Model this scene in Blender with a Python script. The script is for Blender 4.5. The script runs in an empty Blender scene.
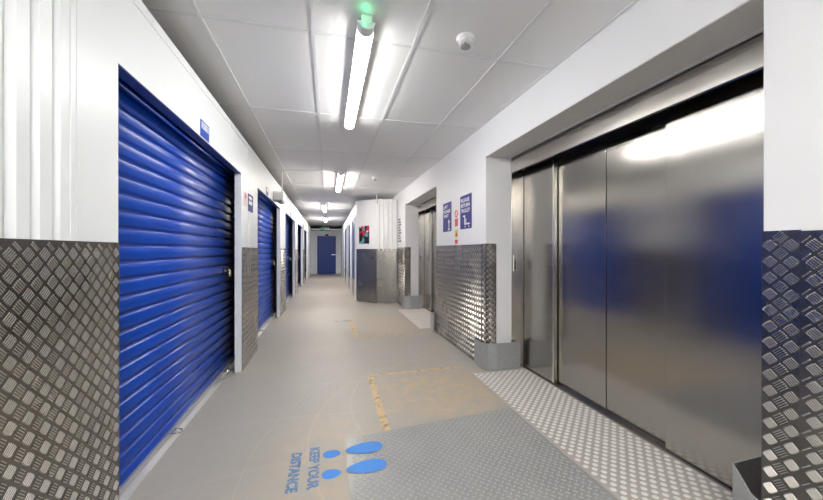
import bpy, bmesh, math, random
from mathutils import Vector, Matrix

random.seed(4)
SC = bpy.context.scene
COL = SC.collection

# ------------------------------------------------------------------ camera
F_PX, CXO, V0 = 338.0, 83.5, 250.5
cam_d = bpy.data.cameras.new('camera')
cam = bpy.data.objects.new('camera', cam_d)
COL.objects.link(cam)
cam_d.sensor_width = 36.0
cam_d.lens = F_PX / 823.0 * 36.0
cam_d.clip_start = 0.02
cam_d.shift_y = 0.5 / 823.0
YAW = math.atan(CXO / F_PX)
cam.location = (0, 0, 1.20)
cam.rotation_euler = (math.pi / 2, 0, -YAW)
SC.camera = cam

# ------------------------------------------------------------------ world, exposure
w = bpy.data.worlds.new('world')
SC.world = w
w.use_nodes = True
w.node_tree.nodes['Background'].inputs[0].default_value = (0.9, 0.95, 1, 1)
w.node_tree.nodes['Background'].inputs[1].default_value = 0.02
SC.view_settings.view_transform = 'Standard'
SC.view_settings.look = 'None'
SC.view_settings.gamma = 1
SC.view_settings.use_curve_mapping = False
SC.view_settings.exposure = 2.0
LAMP_NEAR = 16.0      # emission of the tube diffusers
LAMP_FAR = 24.0
LAMP_REAR = 40.0
SC.cycles.use_denoising = True
SC.cycles.denoising_prefilter = 'ACCURATE'
SC.cycles.max_bounces = 10
SC.cycles.diffuse_bounces = 7
SC.cycles.glossy_bounces = 5
SC.cycles.sample_clamp_indirect = 8.0


# ------------------------------------------------------------------ node helpers
class NT:
    def __init__(self, name):
        self.m = bpy.data.materials.new(name)
        self.m.use_nodes = True
        self.t = self.m.node_tree
        self.b = self.t.nodes['Principled BSDF']
        self.out = self.t.nodes['Material Output']

    def n(self, kind, **kw):
        x = self.t.nodes.new(kind)
        for k, v in kw.items():
            setattr(x, k, v)
        return x

    def link(self, a, b):
        self.t.links.new(a, b)

    def math(self, op, a, b=None, c=None):
        x = self.n('ShaderNodeMath', operation=op)
        for i, v in enumerate((a, b, c)):
            if v is None:
                continue
            if isinstance(v, (int, float)):
                x.inputs[i].default_value = v
            else:
                self.link(v, x.inputs[i])
        return x.outputs[0]

    def coords(self, scale=(1, 1, 1)):
        tc = self.n('ShaderNodeTexCoord')
        mp = self.n('ShaderNodeMapping')
        mp.inputs['Scale'].default_value = scale
        self.link(tc.outputs['Object'], mp.inputs[0])
        return mp.outputs[0]

    def noise(self, vec, scale, detail=3, rough=.5):
        x = self.n('ShaderNodeTexNoise')
        x.inputs['Scale'].default_value = scale
        x.inputs['Detail'].default_value = detail
        x.inputs['Roughness'].default_value = rough
        self.link(vec, x.inputs['Vector'])
        return x.outputs['Fac']

    def ramp(self, fac, stops):
        r = self.n('ShaderNodeValToRGB')
        e = r.color_ramp.elements
        while len(e) < len(stops):
            e.new(.5)
        for i, (p, c) in enumerate(stops):
            e[i].position = p
            e[i].color = c if len(c) == 4 else (*c, 1)
        self.link(fac, r.inputs[0])
        return r.outputs[0]

    def mix(self, fac, a, b):
        x = self.n('ShaderNodeMix', data_type='RGBA')
        for s, v in ((x.inputs[0], fac), (x.inputs[6], a), (x.inputs[7], b)):
            if isinstance(v, (int, float)):
                s.default_value = v
            elif isinstance(v, tuple):
                s.default_value = (*v, 1) if len(v) == 3 else v
            else:
                self.link(v, s)
        return x.outputs[2]

    def bump(self, h, dist, strength=1.0):
        x = self.n('ShaderNodeBump')
        x.inputs['Distance'].default_value = dist
        x.inputs['Strength'].default_value = strength
        self.link(h, x.inputs['Height'])
        self.link(x.outputs[0], self.b.inputs['Normal'])

    def set(self, **kw):
        for k, v in kw.items():
            s = self.b.inputs[k.replace('_', ' ')]
            if isinstance(v, tuple):
                s.default_value = (*v, 1) if len(v) == 3 else v
            elif isinstance(v, (int, float)):
                s.default_value = v
            else:
                self.link(v, s)
        return self


def lin(r, g, b):
    def f(v):
        v /= 255
        return v / 12.92 if v <= .04045 else ((v + .055) / 1.055) ** 2.4
    return (f(r), f(g), f(b))


def plain(name, col, rough=.5, metal=0., var=.04, scale=8):
    t = NT(name)
    v = t.noise(t.coords(), scale)
    c2 = tuple(max(0, x * (1 - var * 2)) for x in col)
    t.set(Base_Color=t.mix(v, c2, col), Roughness=rough, Metallic=metal)
    return t.m


def emit(name, col, s):
    t = NT(name)
    t.set(Base_Color=col, Emission_Color=col, Emission_Strength=s, Roughness=.4)
    return t.m


M = {}
M['white_wall'] = plain('white_wall', lin(236, 236, 238), .5, 0, .01, 3)
M['white_metal'] = plain('white_metal', lin(238, 241, 243), .36, 0, .01, 3)
M['white_plastic'] = plain('white_plastic', lin(235, 235, 235), .35)
M['grey_plastic'] = plain('grey_plastic', lin(150, 152, 154), .4)
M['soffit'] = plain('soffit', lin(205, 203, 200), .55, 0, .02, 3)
M['black'] = plain('black', (.006, .006, .008), .5)
M['dark_grey'] = plain('dark_grey', (.03, .03, .032), .5)
M['blue_paint'] = plain('blue_paint', lin(22, 62, 165), .3, 0, .02)
M['navy_trim'] = plain('navy_trim', lin(45, 60, 120), .35, 0, .02)
M['navy_door'] = plain('navy_door', lin(22, 60, 146), .4, 0, .03)
M['unit_blue'] = plain('unit_blue', lin(52, 72, 128), .35, 0, .03)
M['aluminium'] = plain('aluminium', (.72, .72, .73), .35, .85)
M['chrome'] = plain('chrome', (.8, .78, .72), .15, 1)
M['brass'] = plain('brass', (.75, .6, .3), .2, 1)
M['sign_blue'] = plain('sign_blue', lin(40, 42, 138), .6)
M['sign_number_blue'] = plain('sign_number_blue', lin(20, 75, 190), .35)
M['sign_white'] = plain('sign_white', lin(235, 235, 240), .4)
M['sign_red'] = plain('sign_red', lin(225, 55, 60), .4)
M['sign_yellow'] = plain('sign_yellow', lin(245, 200, 30), .4)
M['sign_pink'] = plain('sign_pink', lin(232, 205, 208), .4)
M['exit_green'] = plain('exit_green', lin(10, 120, 70), .4)
M['cable_grey'] = plain('cable_grey', lin(210, 208, 204), .4)


def tubes(name, s, col):
    return emit(name, col, s)


M['tube_near'] = tubes('tube_near', LAMP_NEAR, (1, .99, .955))
M['tube_rear'] = tubes('tube_rear', LAMP_REAR, (1, .975, .92))
M['tube_far'] = tubes('tube_far', LAMP_FAR, (1, .93, .84))
M['led_green'] = emit('led_green', (.02, 1, .3), 4)


def mk_ceiling():
    t = NT('ceiling_tile')
    c = t.coords()
    v = t.noise(c, 260, 2)
    t.set(Base_Color=t.mix(t.noise(c, 1.5), lin(232, 232, 232), lin(238, 238, 238)), Roughness=.8)
    t.bump(v, .0006, .5)
    return t.m


M['ceiling_tile'] = mk_ceiling()
M['grid_bar'] = plain('grid_bar', lin(226, 227, 229), .5, 0, .01)


def mk_tread(name):
    """mill-finish aluminium of the tread plate; the bars themselves are modelled"""
    t = NT(name)
    dirt = t.noise(t.coords(), 2, 3, .5)
    at = t.n('ShaderNodeAttribute', attribute_name='raised')
    base = t.mix(dirt, (.19, .177, .16), (.28, .265, .245))
    t.set(Base_Color=t.mix(at.outputs['Fac'], base, (.62, .60, .56)), Metallic=1.0, Roughness=t.math('MULTIPLY_ADD', dirt, .14, .20))
    return t.m


M['tread'] = mk_tread('tread')


def mk_steel(name, base=.40, rough=.18, aniso=.6):
    t = NT(name)
    c = t.coords((1, 1.2, 160))
    v = t.noise(c, 3, 4, .6)
    c2 = t.coords((1, 1, 1))
    blot = t.noise(c2, 3.5, 4)
    r = t.math('ADD', t.math('MULTIPLY', v, .05), t.math('MULTIPLY', blot, .14))
    t.set(Base_Color=t.mix(blot, (base * .97, base * .91, base * .84), (base * 1.05, base * 1.02, base * .97)),
          Metallic=1.0, Roughness=t.math('ADD', r, rough - .09))
    t.b.inputs['Anisotropic'].default_value = aniso
    tg = t.n('ShaderNodeTangent', direction_type='RADIAL', axis='Z')
    t.link(tg.outputs[0], t.b.inputs['Tangent'])
    t.bump(v, .0002, .35)
    return t.m


M['steel'] = mk_steel('steel')
M['steel_bright'] = mk_steel('steel_bright', .66, .20, .3)


def mk_galv():
    t = NT('galvanised')
    vo = t.n('ShaderNodeTexVoronoi')
    vo.inputs['Scale'].default_value = 90
    t.link(t.coords(), vo.inputs['Vector'])
    sp = t.math('MULTIPLY', vo.outputs['Distance'], 1.0)
    t.set(Base_Color=t.mix(sp, (.40, .42, .43), (.55, .57, .58)), Metallic=.7, Roughness=.42)
    return t.m


M['shaded_gap'] = plain('shaded_gap', (.36, .33, .29), .4, .6)
M['galvanised'] = mk_galv()


def mk_floor():
    t = NT('floor_paint')
    c = t.coords()
    big = t.noise(c, 1.1, 5, .6)
    fine = t.noise(c, 22, 5, .65)
    sep = t.n('ShaderNodeSeparateXYZ')
    t.link(c, sep.inputs[0])
    x, y = sep.outputs[0], sep.outputs[1]

    def blob(cx, cy, rx, ry):
        dx = t.math('DIVIDE', t.math('SUBTRACT', x, cx), rx)
        dy = t.math('DIVIDE', t.math('SUBTRACT', y, cy), ry)
        d = t.math('SQRT', t.math('ADD', t.math('MULTIPLY', dx, dx), t.math('MULTIPLY', dy, dy)))
        r = t.n('ShaderNodeMapRange', interpolation_type='SMOOTHSTEP')
        t.link(d, r.inputs[0])
        r.inputs[1].default_value = .35
        r.inputs[2].default_value = 1.15
        r.inputs[3].default_value = 1
        r.inputs[4].default_value = 0
        return r.outputs[0]
    base = t.mix(big, lin(163, 159, 151), lin(181, 177, 169))
    base = t.mix(t.math('MULTIPLY', fine, .25), base, lin(142, 137, 128))
    # worn-through tan patches where the trolleys turn in front of the lifts
    wear = t.math('MAXIMUM', blob(.95, 2.75, .75, .62), t.math('MULTIPLY', blob(.05, 1.95, .45, .8), .55))
    wear = t.math('MAXIMUM', wear, t.math('MULTIPLY', blob(.9, 5.4, .7, .9), .55))
    wear = t.math('MAXIMUM', wear, t.math('MULTIPLY', blob(0.1, 11.5, .9, 6), .5))
    speck = t.ramp(t.noise(c, 9, 6, .7), [(.44, (0, 0, 0)), (.60, (1, 1, 1))])
    wear = t.math('MULTIPLY', wear, t.math('MULTIPLY_ADD', speck, .75, .15))
    col = t.mix(wear, base, lin(194, 170, 136))
    # two long curved scuffs left by trolley wheels
    def arc(cx, cy, r, wd):
        dx, dy = t.math('SUBTRACT', x, cx), t.math('SUBTRACT', y, cy)
        d_ = t.math('SQRT', t.math('ADD', t.math('MULTIPLY', dx, dx), t.math('MULTIPLY', dy, dy)))
        return t.math('LESS_THAN', t.math('ABSOLUTE', t.math('SUBTRACT', d_, r)), wd)
    ar = t.math('MAXIMUM', t.math('MAXIMUM', arc(1.3, 2.2, 1.42, .007), arc(1.5, 1.9, 1.95, .005)), arc(1.45, 2.6, 1.28, .006))
    ar = t.math('MULTIPLY', ar, t.math('MULTIPLY', big, .42))
    col = t.mix(ar, col, lin(206, 192, 170))
    # finer scuffs
    wv = t.n('ShaderNodeTexWave', wave_type='RINGS', rings_direction='Z')
    wv.inputs['Scale'].default_value = .55
    wv.inputs['Distortion'].default_value = 3.0
    wv.inputs['Detail'].default_value = 1.0
    wv.inputs['Detail Scale'].default_value = .6
    t.link(c, wv.inputs['Vector'])
    sc = t.ramp(wv.outputs['Fac'], [(.985, (0, 0, 0)), (1, (1, 1, 1))])
    col = t.mix(t.math('MULTIPLY', sc, .05), col, lin(215, 208, 196))
    t.set(Base_Color=col, Roughness=t.math('MULTIPLY_ADD', fine, .2, .38))
    t.bump(fine, .0008, .3)
    return t.m


M['floor'] = mk_floor()


def mk_deckplate():
    """grey paint of the floor tread plate, lozenge tops coloured lighter to stand in for their shading"""
    t = NT('grey_deck_plate')
    c = t.coords()
    n = t.noise(c, 5, 4)
    sep = t.n('ShaderNodeSeparateXYZ')
    t.link(c, sep.inputs[0])
    top = t.n('ShaderNodeMapRange')
    t.link(sep.outputs[2], top.inputs[0])
    top.inputs[1].default_value = .0045
    top.inputs[2].default_value = .0065
    base = t.mix(n, lin(144, 146, 145), lin(164, 165, 163))  # field kept darker as painted shade between the lozenges
    t.set(Base_Color=t.mix(top.outputs[0], base, lin(178, 179, 177)), Roughness=.34, Metallic=.15)
    return t.m


M['deck_plate'] = mk_deckplate()


def mk_worn(name, col, lo, hi, scale):
    """paint or tape worn through to the floor beneath"""
    t = NT(name)
    c = t.coords()
    v = t.ramp(t.noise(c, scale, 5, .7), [(lo, (0, 0, 0)), (hi, (1, 1, 1))])
    t.set(Base_Color=col, Roughness=.55, Alpha=v)
    return t.m


M['worn_tan'] = mk_worn('worn_tan', lin(206, 180, 138), .24, .50, 16)
M['stencil_blue'] = mk_worn('stencil_blue', lin(62, 138, 222), .22, .36, 60)
M['stencil_thin'] = mk_worn('stencil_thin', lin(84, 140, 196), .36, .56, 70)
M['stencil_faint'] = mk_worn('stencil_faint', lin(96, 146, 196), .44, .60, 30)


def mk_poster():
    t = NT('poster_print')
    c = t.coords()
    wv = t.n('ShaderNodeTexVoronoi')
    wv.inputs['Scale'].default_value = 13
    d = t.n('ShaderNodeMix', data_type='VECTOR')
    ns = t.n('ShaderNodeTexNoise')
    ns.inputs['Scale'].default_value = 7
    t.link(c, ns.inputs['Vector'])
    d.inputs[0].default_value = .12
    t.link(c, d.inputs[4])
    t.link(ns.outputs['Color'], d.inputs[5])
    t.link(d.outputs[1], wv.inputs['Vector'])
    sp = t.n('ShaderNodeSeparateColor')
    t.link(wv.outputs['Color'], sp.inputs[0])
    col = t.ramp(sp.outputs[0], [(0, lin(22, 18, 24)), (.40, lin(96, 150, 160)), (.52, lin(24, 20, 26)), (.66, lin(235, 205, 210)),
                                 (.78, lin(190, 50, 60)), (.90, lin(228, 232, 235))])
    t.t.nodes[-1].color_ramp.interpolation = 'CONSTANT'
    t.set(Base_Color=col, Roughness=.3)
    return t.m


M['poster'] = mk_poster()


# ------------------------------------------------------------------ mesh helpers
class MB:
    def __init__(self):
        self.bm = bmesh.new()

    def poly(self, pts):
        vs = [self.bm.verts.new(p) for p in pts]
        return self.bm.faces.new(vs)

    def box(self, x0, x1, y0, y1, z0, z1, bev=0):
        r = bmesh.ops.create_cube(self.bm, size=1)
        vs = r['verts']
        for v in vs:
            v.co = Vector(((x0 + x1) / 2 + v.co.x * (x1 - x0), (y0 + y1) / 2 + v.co.y * (y1 - y0), (z0 + z1) / 2 + v.co.z * (z1 - z0)))
        if bev:
            es = list({e for v in vs for e in v.link_edges})
            bmesh.ops.bevel(self.bm, geom=es, offset=bev, segments=2, affect='EDGES', profile=.5)
        return self

    def prism(self, pts, d):
        """closed outline pts (3d, planar) swept along vector d"""
        d = Vector(d)
        a = [self.bm.verts.new(p) for p in pts]
        b = [self.bm.verts.new(Vector(p) + d) for p in pts]
        n = len(pts)
        self.bm.faces.new(a)
        self.bm.faces.new(b[::-1])
        for i in range(n):
            j = (i + 1) % n
            self.bm.faces.new((a[j], a[i], b[i], b[j]))
        return self

    def strip(self, pts, d, th=None):
        """open profile swept along d, optional thickness offset vector"""
        if th:
            return self.prism(list(pts) + [Vector(p) + Vector(th) for p in reversed(pts)], d)
        d = Vector(d)
        a = [self.bm.verts.new(p) for p in pts]
        b = [self.bm.verts.new(Vector(p) + d) for p in pts]
        for i in range(len(pts) - 1):
            self.bm.faces.new((a[i], a[i + 1], b[i + 1], b[i]))
        return self

    def tube(self, p0, p1, r0, r1=None, seg=16):
        p0, p1 = Vector(p0), Vector(p1)
        r1 = r0 if r1 is None else r1
        ax = p1 - p0
        q = Vector((0, 0, 1)).rotation_difference(ax.normalized()).to_matrix().to_4x4()
        m = Matrix.Translation((p0 + p1) / 2) @ q
        bmesh.ops.create_cone(self.bm, cap_ends=True, segments=seg, radius1=r0, radius2=r1, depth=ax.length, matrix=m)
        return self

    def ball(self, c, r, sc=(1, 1, 1)):
        m = Matrix.Translation(c) @ Matrix.Diagonal((*sc, 1))
        bmesh.ops.create_uvsphere(self.bm, u_segments=16, v_segments=10, radius=r, matrix=m)
        return self

    def lathe(self, c, prof, seg=28):
        """profile of (r, z) about a vertical axis through c"""
        rings = []
        for r, z in prof:
            rings.append([self.bm.verts.new((c[0] + r * math.cos(2 * math.pi * k / seg), c[1] + r * math.sin(2 * math.pi * k / seg), c[2] + z)) for k in range(seg)])
        for a, b in zip(rings, rings[1:]):
            for k in range(seg):
                self.bm.faces.new((a[k], a[(k + 1) % seg], b[(k + 1) % seg], b[k]))
        self.bm.faces.new(rings[0])
        self.bm.faces.new(rings[-1][::-1])
        return self

    def torus(self, c, R, r, axis='X', seg=20, ss=8):
        g = []
        for i in range(seg):
            a = 2 * math.pi * i / seg
            row = []
            for j in range(ss):
                b = 2 * math.pi * j / ss
                u, v, h = (R + r * math.cos(b)) * math.cos(a), (R + r * math.cos(b)) * math.sin(a), r * math.sin(b)
                p = {'X': (h, u, v), 'Z': (u, v, h), 'Y': (u, h, v)}[axis]
                row.append(self.bm.verts.new(Vector(c) + Vector(p)))
            g.append(row)
        for i in range(seg):
            for j in range(ss):
                self.bm.faces.new((g[i][j], g[(i + 1) % seg][j], g[(i + 1) % seg][(j + 1) % ss], g[i][(j + 1) % ss]))
        return self

    def build(self, name, mat, parent=None, smooth=False, origin=None):
        bmesh.ops.recalc_face_normals(self.bm, faces=self.bm.faces)
        off = Vector((0, 0, 0))
        if parent is not None:
            q = parent
            while q is not None:
                off += q.location
                q = q.parent
        if origin is not None:
            off = off + Vector(origin)
        for v in self.bm.verts:
            v.co -= off
        me = bpy.data.meshes.new(name)
        self.bm.to_mesh(me)
        self.bm.free()
        if smooth:
            me.shade_smooth()
            me.set_sharp_from_angle(angle=math.radians(38))
        me.materials.append(mat if not isinstance(mat, str) else M[mat])
        o = bpy.data.objects.new(name, me)
        COL.objects.link(o)
        if origin is not None:
            o.location = origin
        if parent is not None:
            o.parent = parent
        return o


TP = .058


def tread_bars(mb, origin, udir, vdir, u0, u1, v0, v1, h=.0020):
    """square groups of five raised bars, alternate groups turned by 90 degrees"""
    O, U, V = Vector(origin), Vector(udir), Vector(vdir)
    N = U.cross(V)
    s = TP / math.sqrt(2)
    r2 = 1 / math.sqrt(2)
    i0, i1 = int(2 * u0 / TP) - 1, int(2 * u1 / TP) + 2
    j0, j1 = int(2 * v0 / TP) - 1, int(2 * v1 / TP) + 2
    new_v, new_f = mb.bm.verts.new, mb.bm.faces.new
    lay = mb.bm.verts.layers.float.get('raised') or mb.bm.verts.layers.float.new('raised')
    for i in range(i0, i1):
        for j in range(j0, j1):
            if (i + j) % 2:
                continue
            cu, cv = i * TP / 2, j * TP / 2
            if not (u0 - .02 < cu < u1 + .02 and v0 - .02 < cv < v1 + .02):
                continue
            turn = i % 2
            du, dv = (r2, -r2) if turn == 0 else (r2, r2)      # along a bar
            wu, wv = -dv, du                                    # across
            for k in range(-2, 3):
                off = k * s * .168
                hl = s * (.38 if k in (-2, 2) else .42)
                hw = s * .066
                bu, bv = cu + wu * off, cv + wv * off
                ring = []
                for (l, w_, hh) in ((hl, hw, 0), (-hl, hw, 0), (-hl, -hw, 0), (hl, -hw, 0)):
                    ring.append((bu + du * l + wu * w_, bv + dv * l + wv * w_, 0))
                top = []
                for (l, w_) in ((hl - .004, hw * .5), (-hl + .004, hw * .5), (-hl + .004, -hw * .5), (hl - .004, -hw * .5)):
                    top.append((bu + du * l + wu * w_, bv + dv * l + wv * w_, h))
                if any(not (u0 < p[0] < u1 and v0 < p[1] < v1) for p in ring):
                    continue
                A = [new_v(O + U * p[0] + V * p[1]) for p in ring]
                B = [new_v(O + U * p[0] + V * p[1] + N * p[2]) for p in top]
                for vv in B:
                    vv[lay] = 1.0
                new_f(B)
                for q in range(4):
                    new_f((A[q], A[(q + 1) % 4], B[(q + 1) % 4], B[q]))
    return mb


def thing(name, loc, label, cat, group=None):
    o = bpy.data.objects.new(name, None)
    o.empty_display_size = .1
    COL.objects.link(o)
    o.location = loc
    return tag(o, label, cat, group)


def tag(o, label, cat, group=None):
    o['label'] = label
    o['category'] = cat
    if group:
        o['group'] = group
    return o


def struct(o):
    o['kind'] = 'structure'
    return o


def dup(root, offset, label=None):
    c = root.copy()
    COL.objects.link(c)
    c.location = root.location + Vector(offset)
    if label:
        c['label'] = label
    for ch in list(root.children):
        d = ch.copy()
        COL.objects.link(d)
        d.parent = c
        for g in list(ch.children):
            e = g.copy()
            COL.objects.link(e)
            e.parent = d
    return c


def text_part(name, txt, mat, parent, origin, xdir, ydir, width, height, lift=.0006, bold=.012):
    """lettering fitted into width x height, lower-left corner at origin"""
    cu = bpy.data.curves.new('lettering', 'FONT')
    cu.body = txt
    cu.offset = bold
    cu.resolution_u = 3
    tmp = bpy.data.objects.new('lettering', cu)
    COL.objects.link(tmp)
    bpy.context.view_layer.update()
    me = bpy.data.meshes.new_from_object(tmp.evaluated_get(bpy.context.evaluated_depsgraph_get()))
    bpy.data.objects.remove(tmp)
    bpy.data.curves.remove(cu)
    xs = [v.co.x for v in me.vertices]
    ys = [v.co.y for v in me.vertices]
    x0, x1, y0, y1 = min(xs), max(xs), min(ys), max(ys)
    X, Y = Vector(xdir), Vector(ydir)
    N = X.cross(Y)
    off = Vector((0, 0, 0))
    q = parent
    while q is not None:
        off += q.location
        q = q.parent
    for v in me.vertices:
        v.co = Vector(origin) + X * ((v.co.x - x0) / (x1 - x0) * width) + Y * ((v.co.y - y0) / (y1 - y0) * height) + N * lift - off
    me.materials.clear()
    me.materials.append(M[mat])
    me.name = name
    o = bpy.data.objects.new(name, me)
    COL.objects.link(o)
    o.parent = parent
    return o


# ------------------------------------------------------------------ sizes
XL, XR = -.83, 1.545
CEIL = 2.485
TOPL = 2.335
HEAD = 1.965
PLATE = 1.232
LIP = .06
Y0, Y1 = -5.5, 17.8
OPEN = [(-3.96, -1.94), (1.62, 3.64), (4.43, 6.45), (7.21, 9.23), (10.0, 12.02), (12.79, 14.81)]
PITCH = .086

# ------------------------------------------------------------------ structure
struct(MB().box(-3.2, 2.6, Y0, 20, -.1, 0).build('floor', 'floor'))
struct(MB().box(-3.2, 2.6, Y0, 20, CEIL, CEIL + .08).build('ceiling', 'ceiling_tile'))
g = MB()
gx = [-.685 - .6 * k for k in (1, 2, 3)] + [-.685, -.085, .522, 1.118]
for x in gx:
    g.box(x - .012, x + .012, Y0 + .01, 19.9, CEIL - .004, CEIL)
k = -6
while 2.075 + 1.21 * k < 19.8:
    y = 2.075 + 1.21 * k
    if y > Y0 + .05:
        g.box(-3.19, XR - .002, y - .011, y + .011, CEIL - .0035, CEIL)
    k += 1
# shadow-gap angle where the tiles meet the lift wall
g.box(XR - .018, XR - .001, Y0 + .01, 7.6, CEIL - .006, CEIL)
struct(g.build('trim_1', 'grid_bar'))


def rib_panel(mb, y0, y1, z0, z1, ribs, x=XL, depth=.018):
    """flat sheet with raised trapezoid ribs, seen from +x"""
    pts = [(x, y0)]
    for a, b in ribs:
        s = min(.012, (b - a) * .3)
        pts += [(x, a), (x - depth, a + s), (x - depth, b - s), (x, b)]
    pts.append((x, y1))
    P = [(px, py, z0) for px, py in pts]
    mb.strip(P, (0, 0, z1 - z0))
    # backing so that the sheet has thickness
    back = [(x - LIP, y1, z0), (x - LIP, y0, z0)]
    mb.poly([(x, y1, z0), (x - LIP, y1, z0), (x - LIP, y1, z1), (x, y1, z1)])
    mb.poly([(x - LIP, y1, z0), (x - LIP, y0, z0), (x - LIP, y0, z1), (x - LIP, y1, z1)])
    mb.poly([(x - LIP, y0, z0), (x, y0, z0), (x, y0, z1), (x - LIP, y0, z1)])
    mb.poly([(px, py, z1) for px, py in pts] + [(x - LIP, y1, z1), (x - LIP, y0, z1)])
    return mb


wl = MB()
near_ribs = [(1.117, 1.160), (1.203, 1.238), (1.284, 1.318)]
y = 1.117 - .083
while y > -1.9:
    near_ribs.insert(0, (y, y + .040))
    y -= .083
rib_panel(wl, -1.94, 1.386, 0, TOPL, near_ribs)
wl.box(XL - LIP, XL + .002, 1.386, 1.62, 0, TOPL)
# dark joint with rounded edge strip beside the flat post
wl.box(XL - LIP, XL + .003, 1.358, 1.380, 0, TOPL)
rib_panel(wl, Y0, OPEN[0][0], 0, TOPL, [(-5.3 + .1 * i, -5.25 + .1 * i) for i in range(12)])
edges = OPEN + [(Y1, None)]
for i in range(1, len(OPEN)):
    a, b = OPEN[i][1], edges[i + 1][0]
    ribs = [(a + .30, a + .335), (a + .40, a + .435)] if b - a < 1 else [(a + .3 + .1 * q, a + .335 + .1 * q) for q in range(int((b - a - .5) / .1))]
    rib_panel(wl, a, b, 0, TOPL, ribs)
for a, b in OPEN:
    wl.box(XL - LIP, XL, a, b, HEAD, TOPL)
struct(wl.build('wall_left', 'white_metal'))
# folded cap along the top edge of the steel partition
cap = MB().box(XL - .05, XL + .004, Y0, Y1, TOPL - .045, TOPL + .004)
for i in range(60):
    yy = .9 + i * .25
    cap.tube((XL + .004, yy, TOPL - .022), (XL + .0065, yy, TOPL - .022), .005, seg=8)
struct(cap.build('trim_2', 'white_metal'))
# masonry wall behind the storage units
struct(MB().box(-3.2, -3.1, Y0, 20, 0, CEIL).build('wall_left_outer', 'white_wall'))
# walls between the units
pw = MB()
for a, b in ((-1.94, 1.62), (3.66, 4.41), (6.47, 7.19), (9.25, 9.98), (12.04, 12.77), (14.83, 17.7)):
    m_ = (a + b) / 2
    pw.box(-3.1, XL - LIP - .25, m_ - .03, m_ + .03, 0, TOPL - .03)
struct(pw.build('wall_left_partition', 'white_metal'))

# masonry wall with the two lift recesses
L1 = (.89, 3.13)
L2 = (4.73, 6.80)
LIFTTOP = 2.148
XB = 1.83
wr = MB()
for a, b in ((Y0, L1[0]), (L1[1], L2[0]), (L2[1], 20)):
    wr.box(XR, XB, a, b, 0, CEIL)
for a, b in (L1, L2):
    wr.box(XR, XB, a, b, LIFTTOP, CEIL)
wr.box(2.30, 2.40, Y0, 20, 0, CEIL)
struct(wr.build('wall_right', 'white_wall'))

# block that juts into the corridor beyond the second lift
BP = [(.655, 8.06), (1.075, 7.66), (1.53, 7.585)]
BT = 2.372
wm = MB()


def facet(mb, p, q, z0, z1, ribs, nrm, depth=.016):
    p, q, nrm = Vector((*p, 0)), Vector((*q, 0)), Vector((*nrm, 0)).normalized()
    d = q - p
    L = d.length
    d.normalize()
    pts = [p]
    for a, b in ribs:
        s = .012
        pts += [p + d * a, p + d * (a + s) + nrm * depth, p + d * (b - s) + nrm * depth, p + d * b]
    pts.append(q)
    mb.strip([Vector((v.x, v.y, z0)) for v in pts], (0, 0, z1 - z0))


wm.prism([(BP[0][0], BP[0][1], 0), (BP[1][0], BP[1][1], 0), (BP[2][0], BP[2][1], 0), (1.53, 8.4, 0), (.655, 8.4, 0)], (0, 0, BT))
nb = Vector((BP[2][1] - BP[1][1], -(BP[2][0] - BP[1][0])))
facet(wm, (BP[1][0] + nb.normalized().x * .002, BP[1][1] + nb.normalized().y * .002), BP[2], 1.2, BT, [(.03 + .095 * i, .075 + .095 * i) for i in range(4)], nb)
struct(wm.build('wall_middle', 'white_wall'))
# far right side of the corridor: white partition with door openings
FR = [(8.42, 9.72), (10.15, 11.5), (12.35, 13.8), (14.5, 15.9)]
wf = MB()
ys = [8.4] + [v for ab in FR for v in ab] + [Y1]
for i in range(0, len(ys), 2):
    wf.box(.655, .72, ys[i], ys[i + 1], 0, TOPL)
for a, b in FR:
    wf.box(.655, .72, a, b, 2.05, TOPL)
struct(wf.build('wall_right_far', 'white_metal'))
struct(MB().box(1.2, 1.25, 8.4, Y1, 0, TOPL).build('wall_right_inner', 'dark_grey'))

# end of the corridor
EW = MB()
EW.box(XL - .06, -.575, Y1, Y1 + .08, 0, 2.2)
EW.box(.435, .72, Y1, Y1 + .08, 0, 2.2)
EW.box(-.575, .435, Y1, Y1 + .08, 1.97, 2.2)
struct(EW.build('wall_end', 'white_metal'))
struct(MB().box(-3.2, 2.6, 19.9, 20, 0, CEIL).build('wall_end_shade', 'dark_grey'))  # dark grey puts the shade of the void beyond the end partition into colour
struct(MB().box(-3.2, 2.6, Y0 - .1, Y0, 0, CEIL).build('wall_back', 'white_wall'))
# header rail over the end of the corridor
struct(MB().box(XL, .655, 16.4, 16.46, 2.15, 2.22).build('trim_3', 'grid_bar'))


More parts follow.
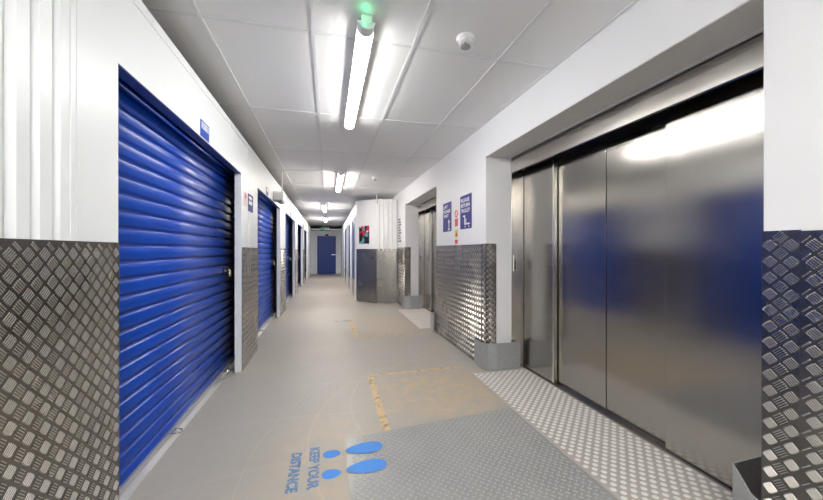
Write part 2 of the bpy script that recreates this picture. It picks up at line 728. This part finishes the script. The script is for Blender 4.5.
# ------------------------------------------------------------------ roller shutters
def make_shutter(a, b, label, number=None):
    loc = (XL - .16, (a + b) / 2, 0)
    t = thing('roller_shutter', loc, label, 'shutter', 'roller shutters along the left wall')
    xc = XL - .155
    # curtain: ribbed profile swept along the opening, bending back at the top
    prof = []
    z = .045
    D = .016
    while z < 1.975:
        for fz, fx in ((0, 0), (.02, .0004), (.30, .0015), (.60, .0004), (.615, -.02), (.665, -1), (.88, -1), (.93, -.03)):
            x_ = fx if fx >= 0 else fx * D
            prof.append((xc + x_, z + fz * PITCH))
        z += PITCH
    prof.append((xc - .02, z))
    for k in range(1, 7):
        an = k / 6 * math.pi / 2
        prof.append((xc - .02 - .12 * (1 - math.cos(an)), z + .12 * math.sin(an)))
    cu = MB().strip([(x, a - .12, zz) for x, zz in prof], (0, b - a + .52, 0)).build('curtain', 'blue_shutter', t, smooth=True)
    md = cu.modifiers.new('thickness', 'SOLIDIFY')
    md.thickness = .0015
    MB().prism([(xc + .05, a - .1, 0), (xc + .05, a - .1, .008), (xc + .018, a - .1, .02), (xc + .014, a - .1, .05), (xc - .012, a - .1, .05), (xc - .012, a - .1, 0)],
               (0, b - a + .48, 0)).build('bottom_rail', 'aluminium', t)
    MB().box(XL - .058, XL + .0, a, b, HEAD - .006, HEAD - .0005).build('head_flashing', 'navy_trim', t)
    # black box round the barrel, its colour standing in for the void's shade
    h = MB()
    h.box(XL - .52, XL - .50, a - .2, b + .2, 1.8, TOPL - .04)
    h.box(XL - .52, XL - LIP, a - .2, b + .2, TOPL - .06, TOPL - .04)
    h.build('shade_hood', 'black', t)
    MB().tube((XL - .33, a - .15, 2.12), (XL - .33, b + .15, 2.12), .09).build('barrel', 'dark_grey', t, smooth=True)
    for yy0, yy1 in ((a - .24, a - .125), (b + .405, b + .44)):
        gd = MB().box(xc - .035, xc + .03, yy0, yy1, 0, 1.99)
        gd.build('guide', 'black', t)
    for yy in (a + .32 * (b - a) + .20, b - .30 + .25):
        hd = MB().box(xc + .02, xc + .03, yy - .04, yy + .04, .02, .045)
        hd.torus((xc + .045, yy, .04), .028, .005, 'Z')
        hd.build('lifting_handle', 'chrome', t, smooth=True)
    # slide latch with its padlock on the closing edge
    ly = b + .02
    lt = MB().box(xc + .004, xc + .02, ly - .06, ly + .055, .975, 1.035, .003)
    lt.box(xc + .02, xc + .034, ly - .045, ly + .07, .995, 1.013, .002)
    la = lt.build('latch', 'chrome', t)
    pk = MB().box(xc + .036, xc + .060, ly - .035, ly + .015, .945, .995, .005)
    pk.torus((xc + .048, ly - .01, 1.0), .020, .0045, 'X')
    pk.build('padlock', 'brass', la, smooth=True)
    return t


def mk_blue_shutter():
    t = NT('blue_shutter')
    c = t.coords()
    v = t.noise(c, 3, 4)
    t.set(Base_Color=t.mix(v, lin(0, 62, 168), lin(1, 74, 190)), Roughness=.34)
    t.b.inputs['Specular IOR Level'].default_value = .6
    return t.m


M['blue_shutter'] = mk_blue_shutter()
sh = make_shutter(*OPEN[1], 'bright blue roller shutter closest to the camera, on the left wall')
SHL = ['blue roller shutter second along the left wall, beneath the white wall-mounted box',
       'blue roller shutter third along the left wall, just past the white box',
       'narrow-looking blue roller shutter fourth along the left wall',
       'farthest blue roller shutter on the left wall, nearest the end door']
for i in range(4):
    dup(sh, (0, OPEN[i + 2][0] - OPEN[1][0], 0), SHL[i])
dup(sh, (0, OPEN[0][0] - OPEN[1][0], 0), 'blue roller shutter on the left wall behind the camera')


# unit number plates above the shutters
def number_plate(yc, label, txt):
    t = thing('unit_number_sign', (XL, yc, 1.98), label, 'sign', 'unit number plates over the shutters')
    MB().box(XL + .0005, XL + .004, yc - .082, yc + .082, 1.972, 2.083, .001).build('plate', 'sign_number_blue', t)
    MB().box(XL + .004, XL + .005, yc - .066, yc + .066, 2.028, 2.072).build('number_panel', 'sign_white', t)
    if txt:
        text_part('lettering_line', txt, 'sign_number_blue', t, (XL + .0052, yc - .055, 2.035), (0, 1, 0), (0, 0, 1), .11, .03)
    return t


number_plate(2.615, 'small blue unit number plate above the nearest shutter', '2115')
nl = ['small blue number plate over the second shutter, beside the white box', 'small blue number plate over the third shutter from the camera',
      'small blue number plate over the fourth shutter from the camera', 'tiny blue number plate over the farthest shutter']
for i, lb in enumerate(nl):
    number_plate((OPEN[i + 2][0] + OPEN[i + 2][1]) / 2 - (.35 if i == 0 else 0), lb, None)


# ------------------------------------------------------------------ tread plate wall panels
def tread_left(a, b, label, x=XL):
    mb = MB().box(x + .0045, x + .0065, a, b, .004, PLATE, 0)
    tread_bars(mb, (x + .0065, 0, 0), (0, 1, 0), (0, 0, 1), max(a, -.3), b, .004, PLATE)
    o = mb.build('tread_plate_cladding', 'tread', origin=(x, (a + b) / 2, 0))
    return tag(o, label, 'wall cladding', 'tread plate panels along the walls')


PL = 'metal tread plate panel '
tread_left(-1.9, 1.618, PL + 'large in the left foreground, beneath white corrugated cladding')
tread_left(3.652, 4.425, PL + 'on the left wall between the first and second blue shutters')
tread_left(6.46, 7.205, PL + 'left, below the white box, between second and third shutters')
tread_left(9.24, 9.99, PL + 'on the left wall between the third and fourth shutters')
tread_left(12.03, 12.78, PL + 'far down the left wall past the fourth shutter')


def tread_right(a, b, label, x=XR, th=.002):
    mb = MB().box(x - .0045 - th, x - .0045, a, b, .004, PLATE + .034)
    tread_bars(mb, (x - .0045 - th, 0, 0), (0, -1, 0), (0, 0, 1), -b, -max(a, .1), .004, PLATE + .034)
    o = mb.build('tread_plate_cladding', 'tread', origin=(x, (a + b) / 2, 0))
    return tag(o, label, 'wall cladding', 'tread plate panels along the walls')


tread_right(3.205, 4.725, PL + 'on the right wall below the signs, between the two lifts')
tread_right(-2.5, .79, PL + 'at the right edge of the photo, overlapping the corner strip')
tread_right(6.87, 7.56, PL + 'on the right wall just past the second lift')


def corner_strip(yc, sy, label, w=.10, r=.115):
    """folded L of tread plate round a recess corner; sy is the direction away from the recess"""
    t = thing('tread_plate_angle', (XR, yc, 0), label, 'wall cladding', 'folded tread plate corners')
    ya, yb = sorted((yc - sy * .004, yc + sy * w))
    mb = MB().box(XR - .004, XR - .001, ya, yb, .004, PLATE + .038)
    tread_bars(mb, (XR - .004, 0, 0), (0, -1, 0), (0, 0, 1), -yb, -ya, .004, PLATE + .038)
    mb.build('wall_leaf', 'tread', t)
    ya, yb = sorted((yc - sy * .004, yc - sy * .001))
    mb = MB().box(XR - .001, XR + r, ya, yb, .004, PLATE + .038)
    if sy > 0:
        tread_bars(mb, (0, ya, 0), (1, 0, 0), (0, 0, 1), XR - .001, XR + r, .004, PLATE + .038)
    else:
        tread_bars(mb, (0, yb, 0), (-1, 0, 0), (0, 0, 1), -XR - r, -XR + .001, .004, PLATE + .038)
    mb.build('reveal_leaf', 'tread', t)
    return t


corner_strip(L1[1], 1, 'narrow folded tread plate corner at the far side of the near lift', .075)
corner_strip(L1[0], -1, 'folded tread plate corner on the white pillar at right, beside the near lift', .102)
corner_strip(L2[1], 1, 'folded tread plate corner at the far side of the second lift', .07)


def slanted_plate(p, q, label):
    p, q = Vector((*p, 0)), Vector((*q, 0))
    d = (q - p).normalized()
    n = Vector((d.y, -d.x, 0))
    mb = MB().prism([p + n * .004 + Vector((0, 0, .004)), q + n * .004 + Vector((0, 0, .004)), q + n * .006 + Vector((0, 0, .004)), p + n * .006 + Vector((0, 0, .004))],
                   (0, 0, PLATE))
    tread_bars(mb, p + n * .006, d, (0, 0, 1), 0, (q - p).length, .004, PLATE)
    o = mb.build('tread_plate_cladding', 'tread', origin=((p + q) / 2))
    return tag(o, label, 'wall cladding', 'tread plate panels along the walls')


slanted_plate(BP[0], BP[1], 'dark narrow tread plate panel below the poster on the jutting block')
slanted_plate(BP[1], BP[2], 'bright tread plate panel below white ribbed cladding on the jutting block')


# ------------------------------------------------------------------ lifts
def make_lift(a, b, label):
    t = thing('lift_door_set', (1.95, (a + b) / 2, 0), label, 'lift door', 'stainless lift entrances')
    W = b - a
    fy = lambda y: a + (y - .89) / 2.24 * W
    # frame
    MB().box(XB + .001, 1.955, b - .003, b + .07, 0, LIFTTOP, .002).build('jamb', 'steel_bright', t)
    MB().box(XB + .001, 1.955, a - .07, a + .003, 0, LIFTTOP, .002).build('jamb', 'steel_bright', t)
    MB().box(XB + .013, XB + .020, a + .001, b - .005, 2.08, LIFTTOP - .001).build('header_gap_shade', 'shaded_gap', t)  # brown plate coloured as the shade in the gap above the header
    MB().box(XB - .012, XB + .012, a + .001, b - .005, 1.992, 2.108, .002).build('header', 'steel_bright', t)
    tk = MB().box(XB + .024, 2.1, a, b, 2.06, LIFTTOP)  # black box stands in for the shade in the gap over the doors
    tk.box(1.995, 2.1, a, b, 1.995, 2.06)
    tk.box(2.08, 2.1, a - .1, b + .1, 0, 2.15)
    tk.build('track_gap_shade', 'black', t)
    st = MB().box(1.943, 2.06, a + .003, b - .003, 0, .006)
    for xx in (1.945, 1.972, 1.999, 2.03):
        st.box(xx, xx + .009, a + .003, b - .003, .006, .012)
    st.build('sill_track', 'steel', t)

    def panel(y0, y1, x, top, tilt=0.0):
        p = MB().box(x, x + .028, fy(y0), fy(y1), .017, top, .0025).build('door_panel', 'steel', t)
        ym = (fy(y0) + fy(y1)) / 2 - t.location.y
        for v in p.data.vertices:      # hung a fraction of a degree out of line
            v.co.x += (v.co.y - ym) * tilt
        return p
    panel(2.64, 3.09, 1.955, 2.022, -.006)
    panel(2.075, 2.66, 1.990, 1.990, .010)
    panel(1.56, 2.071, 1.990, 1.990)
    panel(.90, 1.60, 1.955, 2.022, .012)
    # slim stop posts that close the slow panels against the jamb and lap the fast ones
    MB().box(1.945, 1.985, fy(3.098), b + .05, .02, 2.02, .002).build('stop_post', 'steel', t)
    MB().box(1.947, 1.985, fy(2.615), fy(2.638), .022, 2.022, .002).build('lap_strip', 'steel_bright', t)
    ks = MB().box(XB + .02, XB + .06, b - .008, b - .003, .985, 1.155, .006).build('switch_plate', 'steel_bright', t)
    MB().box(XB + .032, XB + .048, b - .0095, b - .008, 1.005, 1.10, .002).build('switch_slot', 'black', ks)
    MB().tube((XB + .04, b - .011, 1.13), (XB + .04, b - .008, 1.13), .008).build('button', 'chrome', ks, smooth=True)
    return t


make_lift(*L1, 'large near set of stainless steel lift doors on the right')
make_lift(*L2, 'smaller-looking far set of stainless steel lift doors, left of the blue signs')


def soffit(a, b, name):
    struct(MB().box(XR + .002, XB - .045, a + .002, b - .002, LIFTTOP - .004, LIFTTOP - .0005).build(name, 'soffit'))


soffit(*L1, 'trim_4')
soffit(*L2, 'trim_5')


def threshold(a, b, label, x0=1.355, x1=1.940):
    """stainless plate covered in pressed round studs"""
    mb = MB().box(x0, x1, a, b, .0005, .005)
    px = .062
    r = 0
    yy = a + .03
    while yy < b - .02:
        xx = x0 + .030 + (px / 2 if r % 2 else 0)
        while xx < x1 - .015:
            rings = []
            seg = 8
            for rr, zz in ((.0175, .005), (.0145, .0072), (.007, .0082)):
                rings.append([mb.bm.verts.new((xx + rr * math.cos(2 * math.pi * k / seg), yy + rr * math.sin(2 * math.pi * k / seg), zz)) for k in range(seg)])
            for A, B in zip(rings, rings[1:]):
                for k in range(seg):
                    mb.bm.faces.new((A[k], A[(k + 1) % seg], B[(k + 1) % seg], B[k]))
            mb.bm.faces.new(rings[-1])
            xx += px
        yy += px / 2
        r += 1
    o = mb.build('threshold_plate', 'stud_steel', origin=((x0 + x1) / 2, (a + b) / 2, 0), smooth=True)
    return tag(o, label, 'floor plate', 'studded plates at the lift thresholds')


def mk_stud():
    t = NT('stud_steel')
    c = t.coords()
    n = t.noise(c, 7, 4)
    sep = t.n('ShaderNodeSeparateXYZ')
    t.link(c, sep.inputs[0])
    top = t.n('ShaderNodeMapRange')
    t.link(sep.outputs[2], top.inputs[0])
    top.inputs[1].default_value = .0052
    top.inputs[2].default_value = .0074
    base = t.mix(n, lin(180, 173, 166), lin(198, 192, 186))
    t.set(Base_Color=t.mix(top.outputs[0], base, lin(238, 236, 232)), Metallic=.2, Roughness=.4)
    return t.m


M['stud_steel'] = mk_stud()
threshold(1.12, 3.06, 'bright studded metal plate on the floor before the near lift')
threshold(4.97, 6.70, 'studded metal plate on the floor before the far lift')


# ------------------------------------------------------------------ galvanised corner guards
def guard(pts, label, h=.27):
    th = .004
    n = len(pts)
    P = [Vector((*p, 0)) for p in pts]
    off = []
    for i in range(n):
        d = Vector((0, 0, 0))
        if i > 0:
            e = (P[i] - P[i - 1]).normalized()
            d += Vector((e.y, -e.x, 0))
        if i < n - 1:
            e = (P[i + 1] - P[i]).normalized()
            d += Vector((e.y, -e.x, 0))
        off.append(P[i] + d.normalized() * th)
    mb = MB()
    up = Vector((0, 0, h))
    a0 = [mb.bm.verts.new(p + Vector((0, 0, .002))) for p in P]
    a1 = [mb.bm.verts.new(p + up) for p in P]
    b0 = [mb.bm.verts.new(p + Vector((0, 0, .002))) for p in off]
    b1 = [mb.bm.verts.new(p + up) for p in off]
    for i in range(n - 1):
        for q in ((a0[i], a0[i + 1], a1[i + 1], a1[i]), (b0[i + 1], b0[i], b1[i], b1[i + 1]), (a1[i], a1[i + 1], b1[i + 1], b1[i]), (a0[i + 1], a0[i], b0[i], b0[i + 1])):
            mb.bm.faces.new(q)
    for i in (0, n - 1):
        mb.bm.faces.new((a0[i], a1[i], b1[i], b0[i]))
    c = sum(P, Vector()) / n
    o = mb.build('corner_guard', 'galvanised', origin=c)
    return tag(o, label, 'corner guard', 'galvanised guards at the lift corners')


GL = 'bent galvanised corner guard '
guard([(1.532, 3.37), (1.515, 3.33), (1.515, 3.165), (1.555, 3.085), (1.64, 3.075), (1.90, 3.08)], GL + 'on the far side of the near lift, below tread plate')
guard([(1.935, 1.105), (1.72, 1.095), (1.575, .945), (1.530, .86)], GL + 'in the bottom right, open at the top beside the near lift')
guard([(1.935, 4.96), (1.72, 4.95), (1.50, 4.86), (1.50, 4.70)], GL + 'on the near side of the second lift, edge-on')
guard([(1.532, 7.04), (1.515, 7.0), (1.515, 6.835), (1.555, 6.755), (1.64, 6.745), (1.90, 6.75)], GL + 'on the far side of the second lift')


# ------------------------------------------------------------------ floor plates and markings
dp = MB()
dp.prism([(.113, 2.185, .0005), (.085, .70, .0005), (1.348, .70, .0005), (1.348, 2.325, .0005)], (0, 0, .0035))
PT = .042
for i in range(0, 70):
    for j in range(0, 90):
        if (i + j) % 2:
            continue
        cx, cy = .10 + i * PT / 2, .72 + j * PT / 2
        if cx < .113 + .02 - (2.185 - cy) * .019 or cx > 1.332 or cy > 2.185 + (cx - .113) * .1134 - .018:
            continue
        dx, dy = (.7071, .7071) if i % 2 else (.7071, -.7071)
        R0, R1 = [], []
        for k in range(8):
            an = 2 * math.pi * k / 8
            for RR, l, w_, zz in ((R0, .0135, .0058, .004), (R1, .0095, .0030, .0066)):
                u, v = l * math.cos(an), w_ * math.sin(an)
                RR.append(dp.bm.verts.new((cx + dx * u - dy * v, cy + dy * u + dx * v, zz)))
        dp.bm.faces.new(R1)
        for k in range(8):
            dp.bm.faces.new((R0[k], R0[(k + 1) % 8], R1[(k + 1) % 8], R1[k]))
tag(dp.build('deck_plate', 'deck_plate', origin=(.7, 1.5, 0)), 'grey painted tread plate set in the floor in the foreground', 'floor plate')


def flat_strip(mb, x0, x1, y0, y1, z):
    mb.poly([(x0, y0, z), (x1, y0, z), (x1, y1, z), (x0, y1, z)])


def floor_line(label, arms, org):
    mb = MB()
    for (x0, y0, x1, y1, wd) in arms:
        d = Vector((x1 - x0, y1 - y0, 0)).normalized()
        n = Vector((-d.y, d.x, 0)) * wd / 2
        A, B = Vector((x0, y0, .0012)), Vector((x1, y1, .0012))
        mb.poly([A + n, A - n, B - n, B + n])
    o = mb.build('floor_line', 'worn_tan', origin=org)
    return tag(o, label, 'floor marking', 'worn tan corner lines on the floor')


floor_line('worn tan line making a corner on the floor beside the grey deck plate', [(.392, 3.21, .378, 2.225, .055), (.365, 3.24, 1.34, 3.26, .048)], (.4, 3.2, 0))
floor_line('fainter worn tan corner line farther back, near the second lift', [(.392, 4.72, .365, 6.1, .05), (.37, 4.70, 1.34, 4.74, .05)], (.4, 4.7, 0))


def footprint(yc, xs, label, tilt, mat='stencil_blue', z=.0012, zp=.0070, s=1.0):
    """shoe print with heel and sole, heel towards -x"""
    t = thing('footprint_marking', (xs, yc, 0), label, 'floor marking', 'blue footprints on the floor')

    def blob(cx, cy, rx, ry, zz, egg):
        pts = []
        for k in range(28):
            an = 2 * math.pi * k / 28
            u, v = rx * math.cos(an), ry * math.sin(an) * (1 + egg * math.cos(an))
            ct, st = math.cos(tilt), math.sin(tilt)
            pts.append((xs + s * (cx * ct - cy * st) + s * (u * ct - v * st), yc + s * (cx * st + cy * ct) + s * (u * st + v * ct), zz))
        return pts
    h = MB()
    h.poly(blob(.052, 0, .052, .040, z, -.12))
    h.build('heel', mat, t)
    s_ = MB()
    s_.poly(blob(.242, 0, .112, .056, zp, .28))
    s_.build('sole', mat, t)
    return t


footprint(2.045, -.030, 'thinner blue painted footprint, farther one of the pair crossing onto deck plate', .03)
footprint(1.862, -.034, 'solid blue painted footprint, nearer one of the pair crossing onto deck plate', .05)
footprint(5.85, .10, 'faint blue painted footprint on the floor beyond the tan corner lines', .03, 'stencil_faint', .0012, .0012, .8)
st = thing('floor_stencil', (-.12, 1.94, 0), 'blue stencilled words KEEP YOUR DISTANCE on the grey floor', 'floor marking')
text_part('lettering_line', 'KEEP YOUR', 'stencil_thin', st, (-.106, 2.135, .0012), (0, -1, 0), (1, 0, 0), .370, .060, 0, .05)
text_part('lettering_line', 'DISTANCE', 'stencil_thin', st, (-.208, 2.105, .0012), (0, -1, 0), (1, 0, 0), .340, .060, 0, .05)
fl = thing('floor_stencil', (1.33, 7.50, 0), 'small dark blue painted mark on the floor at the foot of the block', 'floor marking')
m_ = MB()
m_.poly([(1.245, 7.50, .0012), (1.415, 7.475, .0012), (1.425, 7.55, .0012), (1.255, 7.575, .0012)])
m_.build('painted_patch', 'sign_blue', fl)


# ------------------------------------------------------------------ ceiling lights
def batten(xc, y0, y1, near, label, led=False):
    t = thing('batten_light', (xc, (y0 + y1) / 2, CEIL), label, 'ceiling light', 'fluorescent battens on the ceiling')
    zt = CEIL - .0045
    MB().box(xc - .030, xc + .030, y0, y1, zt - .036, zt).box(xc - .050, xc + .050, y0, y1, zt - .045, zt - .036, .002).build('housing', 'white_plastic', t)

    def oval(y, rx, rz):
        return [(xc + rx * math.cos(math.pi * k / 14), y, zt - .0455 - rz * math.sin(math.pi * k / 14)) for k in range(15)]
    MB().prism(oval(y0 + .075, .042, .030), (0, y1 - y0 - .10, 0)).build('diffuser', near, t, smooth=True)
    for a, b in ((y0, y0 + .074), (y1 - .024, y1)):
        e = MB().prism(oval(a, .043, .031), (0, b - a, 0)).build('end_cap', 'white_plastic', t, smooth=True)
        if led and a == y0:
            MB().ball((xc - .012, y0 - .001, zt - .056), .004).build('indicator', 'led_green', e, smooth=True)
    return t


LT = 'fluorescent batten light on the ceiling, '
batten(.205, 1.84, 3.42, 'tube_near', LT + 'closest, with a green indicator lamp', True)
batten(.205, 5.52, 7.14, 'tube_far', LT + 'second from the camera')
batten(-.10, 9.35, 10.93, 'tube_far', LT + 'third from the camera')
batten(-.10, 13.2, 14.8, 'tube_far', LT + 'farthest, before the end door')
batten(.205, -1.85, -.27, 'tube_rear', LT + 'just behind the camera')
batten(.205, -5.2, -3.6, 'tube_rear', LT + 'far behind the camera')
# green glow of the indicator
ld = bpy.data.lights.new('indicator_glow', 'POINT')
ld.energy = .015
ld.color = (.05, 1, .35)
ld.shadow_soft_size = .012
lo = bpy.data.objects.new('indicator_glow', ld)
lo.location = (.193, 1.79, CEIL - .03)
COL.objects.link(lo)


# ------------------------------------------------------------------ smoke detectors
def smoke(x, y, label):
    t = thing('smoke_detector', (x, y, CEIL), label, 'smoke detector', 'smoke detectors on the ceiling')
    MB().lathe((x, y, CEIL), [(.052, -.0005), (.054, -.012), (.050, -.020)]).build('base', 'white_plastic', t, smooth=True)
    MB().lathe((x, y, CEIL), [(.046, -.020), (.045, -.034), (.034, -.040), (.034, -.041)]).build('body', 'white_plastic', t, smooth=True)
    v = MB()
    for k in range(8):
        an = 2 * math.pi * k / 8
        v.tube((x + .028 * math.cos(an), y + .028 * math.sin(an), CEIL - .040), (x + .028 * math.cos(an), y + .028 * math.sin(an), CEIL - .056), .005, seg=8)
    v.build('vent_ribs', 'white_plastic', t)
    MB().lathe((x, y, CEIL), [(.018, -.040), (.018, -.056), (.030, -.056), (.029, -.062), (.018, -.066)]).build('cap', 'grey_plastic', t, smooth=True)


smoke(.805, 1.90, 'white round smoke detector on the ceiling nearest the camera')
smoke(.79, 5.86, 'white smoke detector on the ceiling farther back, near the jutting block')


# ------------------------------------------------------------------ wall signs
def sign_right(y0, y1, z0, z1, lines, label, icon):
    """y0 > y1: left and right edge as read from the corridor"""
    t = thing('wall_sign', (XR, (y0 + y1) / 2, z0), label, 'sign')
    MB().box(XR - .004, XR - .0005, y1, y0, z0, z1, .001).build('panel', 'sign_blue', t)
    Wd, H = y0 - y1, z1 - z0
    x = XR - .0042
    for i, (tx, fr) in enumerate(lines):
        text_part('lettering_line', tx, 'sign_white', t, (x, y0 - .08 * Wd, z1 - H * (.05 + .155 * (i + 1))), (0, -1, 0), (0, 0, 1), Wd * fr, H * .115, .0004, .025)
    ic = MB()

    def q(u0, u1, v0, v1):
        ic.poly([(x - .0005, y0 - u0 * Wd, z0 + v0 * H), (x - .0005, y0 - u1 * Wd, z0 + v0 * H), (x - .0005, y0 - u1 * Wd, z0 + v1 * H), (x - .0005, y0 - u0 * Wd, z0 + v1 * H)])
    if icon == 'trolley':
        q(.38, .46, .14, .40)
        q(.26, .38, .36, .40)
        q(.38, .86, .12, .16)
        q(.42, .50, .04, .09)
        q(.74, .82, .04, .09)
        q(.50, .56, .16, .30)
    else:
        q(.70, .78, .08, .36)
        ic.poly([(x - .0005, y0 - .62 * Wd, z0 + .30 * H), (x - .0005, y0 - .86 * Wd, z0 + .30 * H), (x - .0005, y0 - .74 * Wd, z0 + .42 * H)])
        q(.62, .86, .04, .08)
    ic.build('pictogram', 'sign_white', t)
    return t


sign_right(3.800, 3.470, 1.452, 1.842, [('PLEASE', .74), ('RETURN', .78), ('TROLLEY', .80)], 'blue sign reading PLEASE RETURN TROLLEY with a trolley pictogram', 'trolley')
sign_right(4.425, 4.105, 1.452, 1.836, [('LIFT', .50), ('PLEASE', .82), ('WAIT', .62)], 'blue sign with an arrow, left of the red and yellow sticker', 'arrow')
# tall sticker between the two signs
t = thing('warning_sticker', (XR, 3.93, 1.28), 'narrow white sticker with red and yellow hazard symbols between the blue signs', 'sign')
MB().box(XR - .0015, XR - .0005, 3.865, 3.995, 1.27, 1.72).build('backing', 'sign_white', t)
x = XR - .0022
r = MB()
ring = MB().torus((x, 3.93, 1.655), .040, .007, 'X')
ring.build('prohibition_ring', 'sign_red', t, smooth=True)
MB().box(x, XR - .0015, 3.88, 3.98, 1.50, 1.595).build('red_panel', 'sign_red', t)
MB().box(x, XR - .0015, 3.88, 3.98, 1.36, 1.455).build('yellow_panel', 'sign_yellow', t)
tr = MB()
tr.poly([(x - .0003, 3.955, 1.38), (x - .0003, 3.905, 1.38), (x - .0003, 3.93, 1.435)])
tr.build('hazard_triangle', 'black', t)
MB().box(x, XR - .0015, 3.885, 3.975, 1.285, 1.335).build('red_panel', 'sign_red', t)

# narrow black and white notice on the right wall past the second lift
t = thing('wall_notice', (XR, 7.3, 1.36), 'narrow white notice with black marks on the right wall past the second lift', 'sign')
MB().box(XR - .004, XR - .0005, 7.13, 7.50, 1.36, 1.96).build('panel', 'sign_white', t)
bl = MB()
for i in range(9):
    z = 1.39 + i * .06
    wv = .30 - .05 * (i % 3)
    bl.box(XR - .0048, XR - .004, 7.47 - wv, 7.47, z, z + .034)
bl.build('printed_lines', 'black', t)

# blue notice and the pale sticker beside it on the left wall
t = thing('wall_sign', (XL, 4.03, 1.63), 'blue notice with white writing on the left wall between two shutters', 'sign')
MB().box(XL + .0005, XL + .004, 3.92, 4.155, 1.625, 1.812).build('panel', 'sign_blue', t)
MB().box(XL + .004, XL + .0047, 3.95, 4.09, 1.755, 1.79).build('white_lettering_band', 'sign_white', t)
MB().box(XL + .004, XL + .0047, 3.95, 4.11, 1.70, 1.74).build('white_lettering_band', 'sign_white', t)
t = thing('wall_sticker', (XL, 3.81, 1.66), 'small pale pink sticker left of the blue notice on the left wall', 'sign')
MB().box(XL + .0005, XL + .003, 3.735, 3.885, 1.665, 1.805).build('panel', 'sign_pink', t)
MB().torus((XL + .003, 3.80, 1.765), .024, .004, 'X').build('red_ring', 'sign_red', t, smooth=True)

# poster on the block
p0, p1 = Vector((*BP[0], 0)), Vector((*BP[1], 0))
d = (p1 - p0).normalized()
n = Vector((d.y, -d.x, 0))
a, b = p0 + d * .06, p0 + d * .40
t = thing('poster', ((a + b) / 2 + n * .004).to_tuple(), 'framed poster in black, pink and teal on the white jutting block', 'poster')
mb = MB()
Z = lambda z: Vector((0, 0, z))
mb.prism([a + n * .002 + Z(1.335), b + n * .002 + Z(1.335), b + n * .010 + Z(1.335), a + n * .010 + Z(1.335)], (0, 0, .46))
mb.build('frame', 'sign_white', t)
mb = MB()
i_ = .022
mb.prism([a + d * i_ + n * .0102 + Z(1.335 + i_), b - d * i_ + n * .0102 + Z(1.335 + i_), b - d * i_ + n * .0115 + Z(1.335 + i_), a + d * i_ + n * .0115 + Z(1.335 + i_)], (0, 0, .46 - 2 * i_))
mb.build('print', 'poster', t)

# ------------------------------------------------------------------ wall box with conduit
t = thing('wall_box', (XL, 5.75, 1.98), 'white box fixed high on the left wall over the second shutter, conduit above', 'wall box')
MB().box(XL + .001, XL + .155, 5.60, 5.92, 1.985, 2.125, .012).build('body', 'white_plastic', t)
MB().box(XL + .06, XL + .14, 5.62, 5.86, 1.955, 1.985, .005).build('lens', 'grey_plastic', t)
MB().tube((XL + .11, 5.8, 2.125), (XL + .11, 5.8, CEIL - .002), .011).build('conduit', 'cable_grey', t, smooth=True)
o = MB().tube((1.075, 7.645, BT - .1), (1.075, 7.645, CEIL - .005), .018).build('conduit_pipe', 'cable_grey', smooth=True, origin=(1.075, 7.645, BT))
tag(o, 'thin white conduit rising from the block to the ceiling', 'pipe')

# ------------------------------------------------------------------ doors
t = thing('end_door', (-.07, Y1, 0), 'dark blue door closing the far end of the corridor', 'door')
fr = MB()
fr.box(-.575, -.535, Y1 - .02, Y1 + .06, 0, 1.97)
fr.box(.395, .435, Y1 - .02, Y1 + .06, 0, 1.97)
fr.box(-.535, .395, Y1 - .02, Y1 + .06, 1.94, 1.97)
fr.build('frame', 'white_metal', t)
lf = MB().box(-.533, .393, Y1 + .005, Y1 + .05, .006, 1.938, .003).build('leaf', 'navy_door', t)
hd = MB().box(.17, .37, Y1 - .05, Y1 - .03, .96, 1.0, .004)
hd.tube((.34, Y1 - .04, .98), (.34, Y1 + .005, .98), .012)
hd.build('handle', 'chrome', lf)
MB().box(-.13, .02, Y1 - .04, Y1 + .005, 1.94, 2.03, .004).build('door_closer', 'dark_grey', t)

FRL = ['blue unit door on the right of the far corridor, nearest, beside the poster block', 'blue unit door on the right of the far corridor, second past the block',
       'blue unit door on the right of the far corridor, third past the block', 'blue unit door on the right of the far corridor, last before the end wall']
for (a, b), lb in zip(FR, FRL):
    t = thing('unit_door', (.68, (a + b) / 2, 0), lb, 'door', 'blue unit doors on the far right')
    f = MB()
    f.box(.642, .70, a + .001, a + .05, 0, 2.049)
    f.box(.642, .70, b - .05, b - .001, 0, 2.049)
    f.box(.642, .70, a + .05, b - .05, 2.0, 2.049)
    f.build('frame', 'white_metal', t)
    lf = MB().box(.662, .70, a + .052, b - .052, .01, 1.998, .003).build('leaf', 'unit_blue', t)
    MB().box(.635, .662, a + .09, a + .20, .97, 1.01, .004).build('handle', 'chrome', lf)
    MB().box(.653, .662, a + .055, b - .055, .01, .45).build('kick_plate', 'steel', lf)

# exit sign hung before the end wall
t = thing('exit_sign', (-.13, 16.38, 2.2), 'green hanging exit sign with a white running figure near the end door', 'sign')
MB().box(-.34, .07, 16.36, 16.375, 2.14, 2.30, .002).build('panel', 'exit_green', t)
ic = MB()
yy = 16.358
ic.box(-.13, -.08, yy, yy + .002, 2.19, 2.245)
ic.ball((-.10, yy, 2.262), .014)
ic.box(-.17, -.12, yy, yy + .002, 2.165, 2.19)
ic.box(-.09, -.05, yy, yy + .002, 2.165, 2.195)
ic.box(-.30, -.22, yy, yy + .002, 2.205, 2.225)
ic.box(-.02, .045, yy, yy + .002, 2.16, 2.28)
ic.build('running_figure', 'sign_white', t)
MB().box(-.15, -.12, 16.362, 16.372, 2.30, CEIL - .005).build('hanger', 'white_plastic', t)
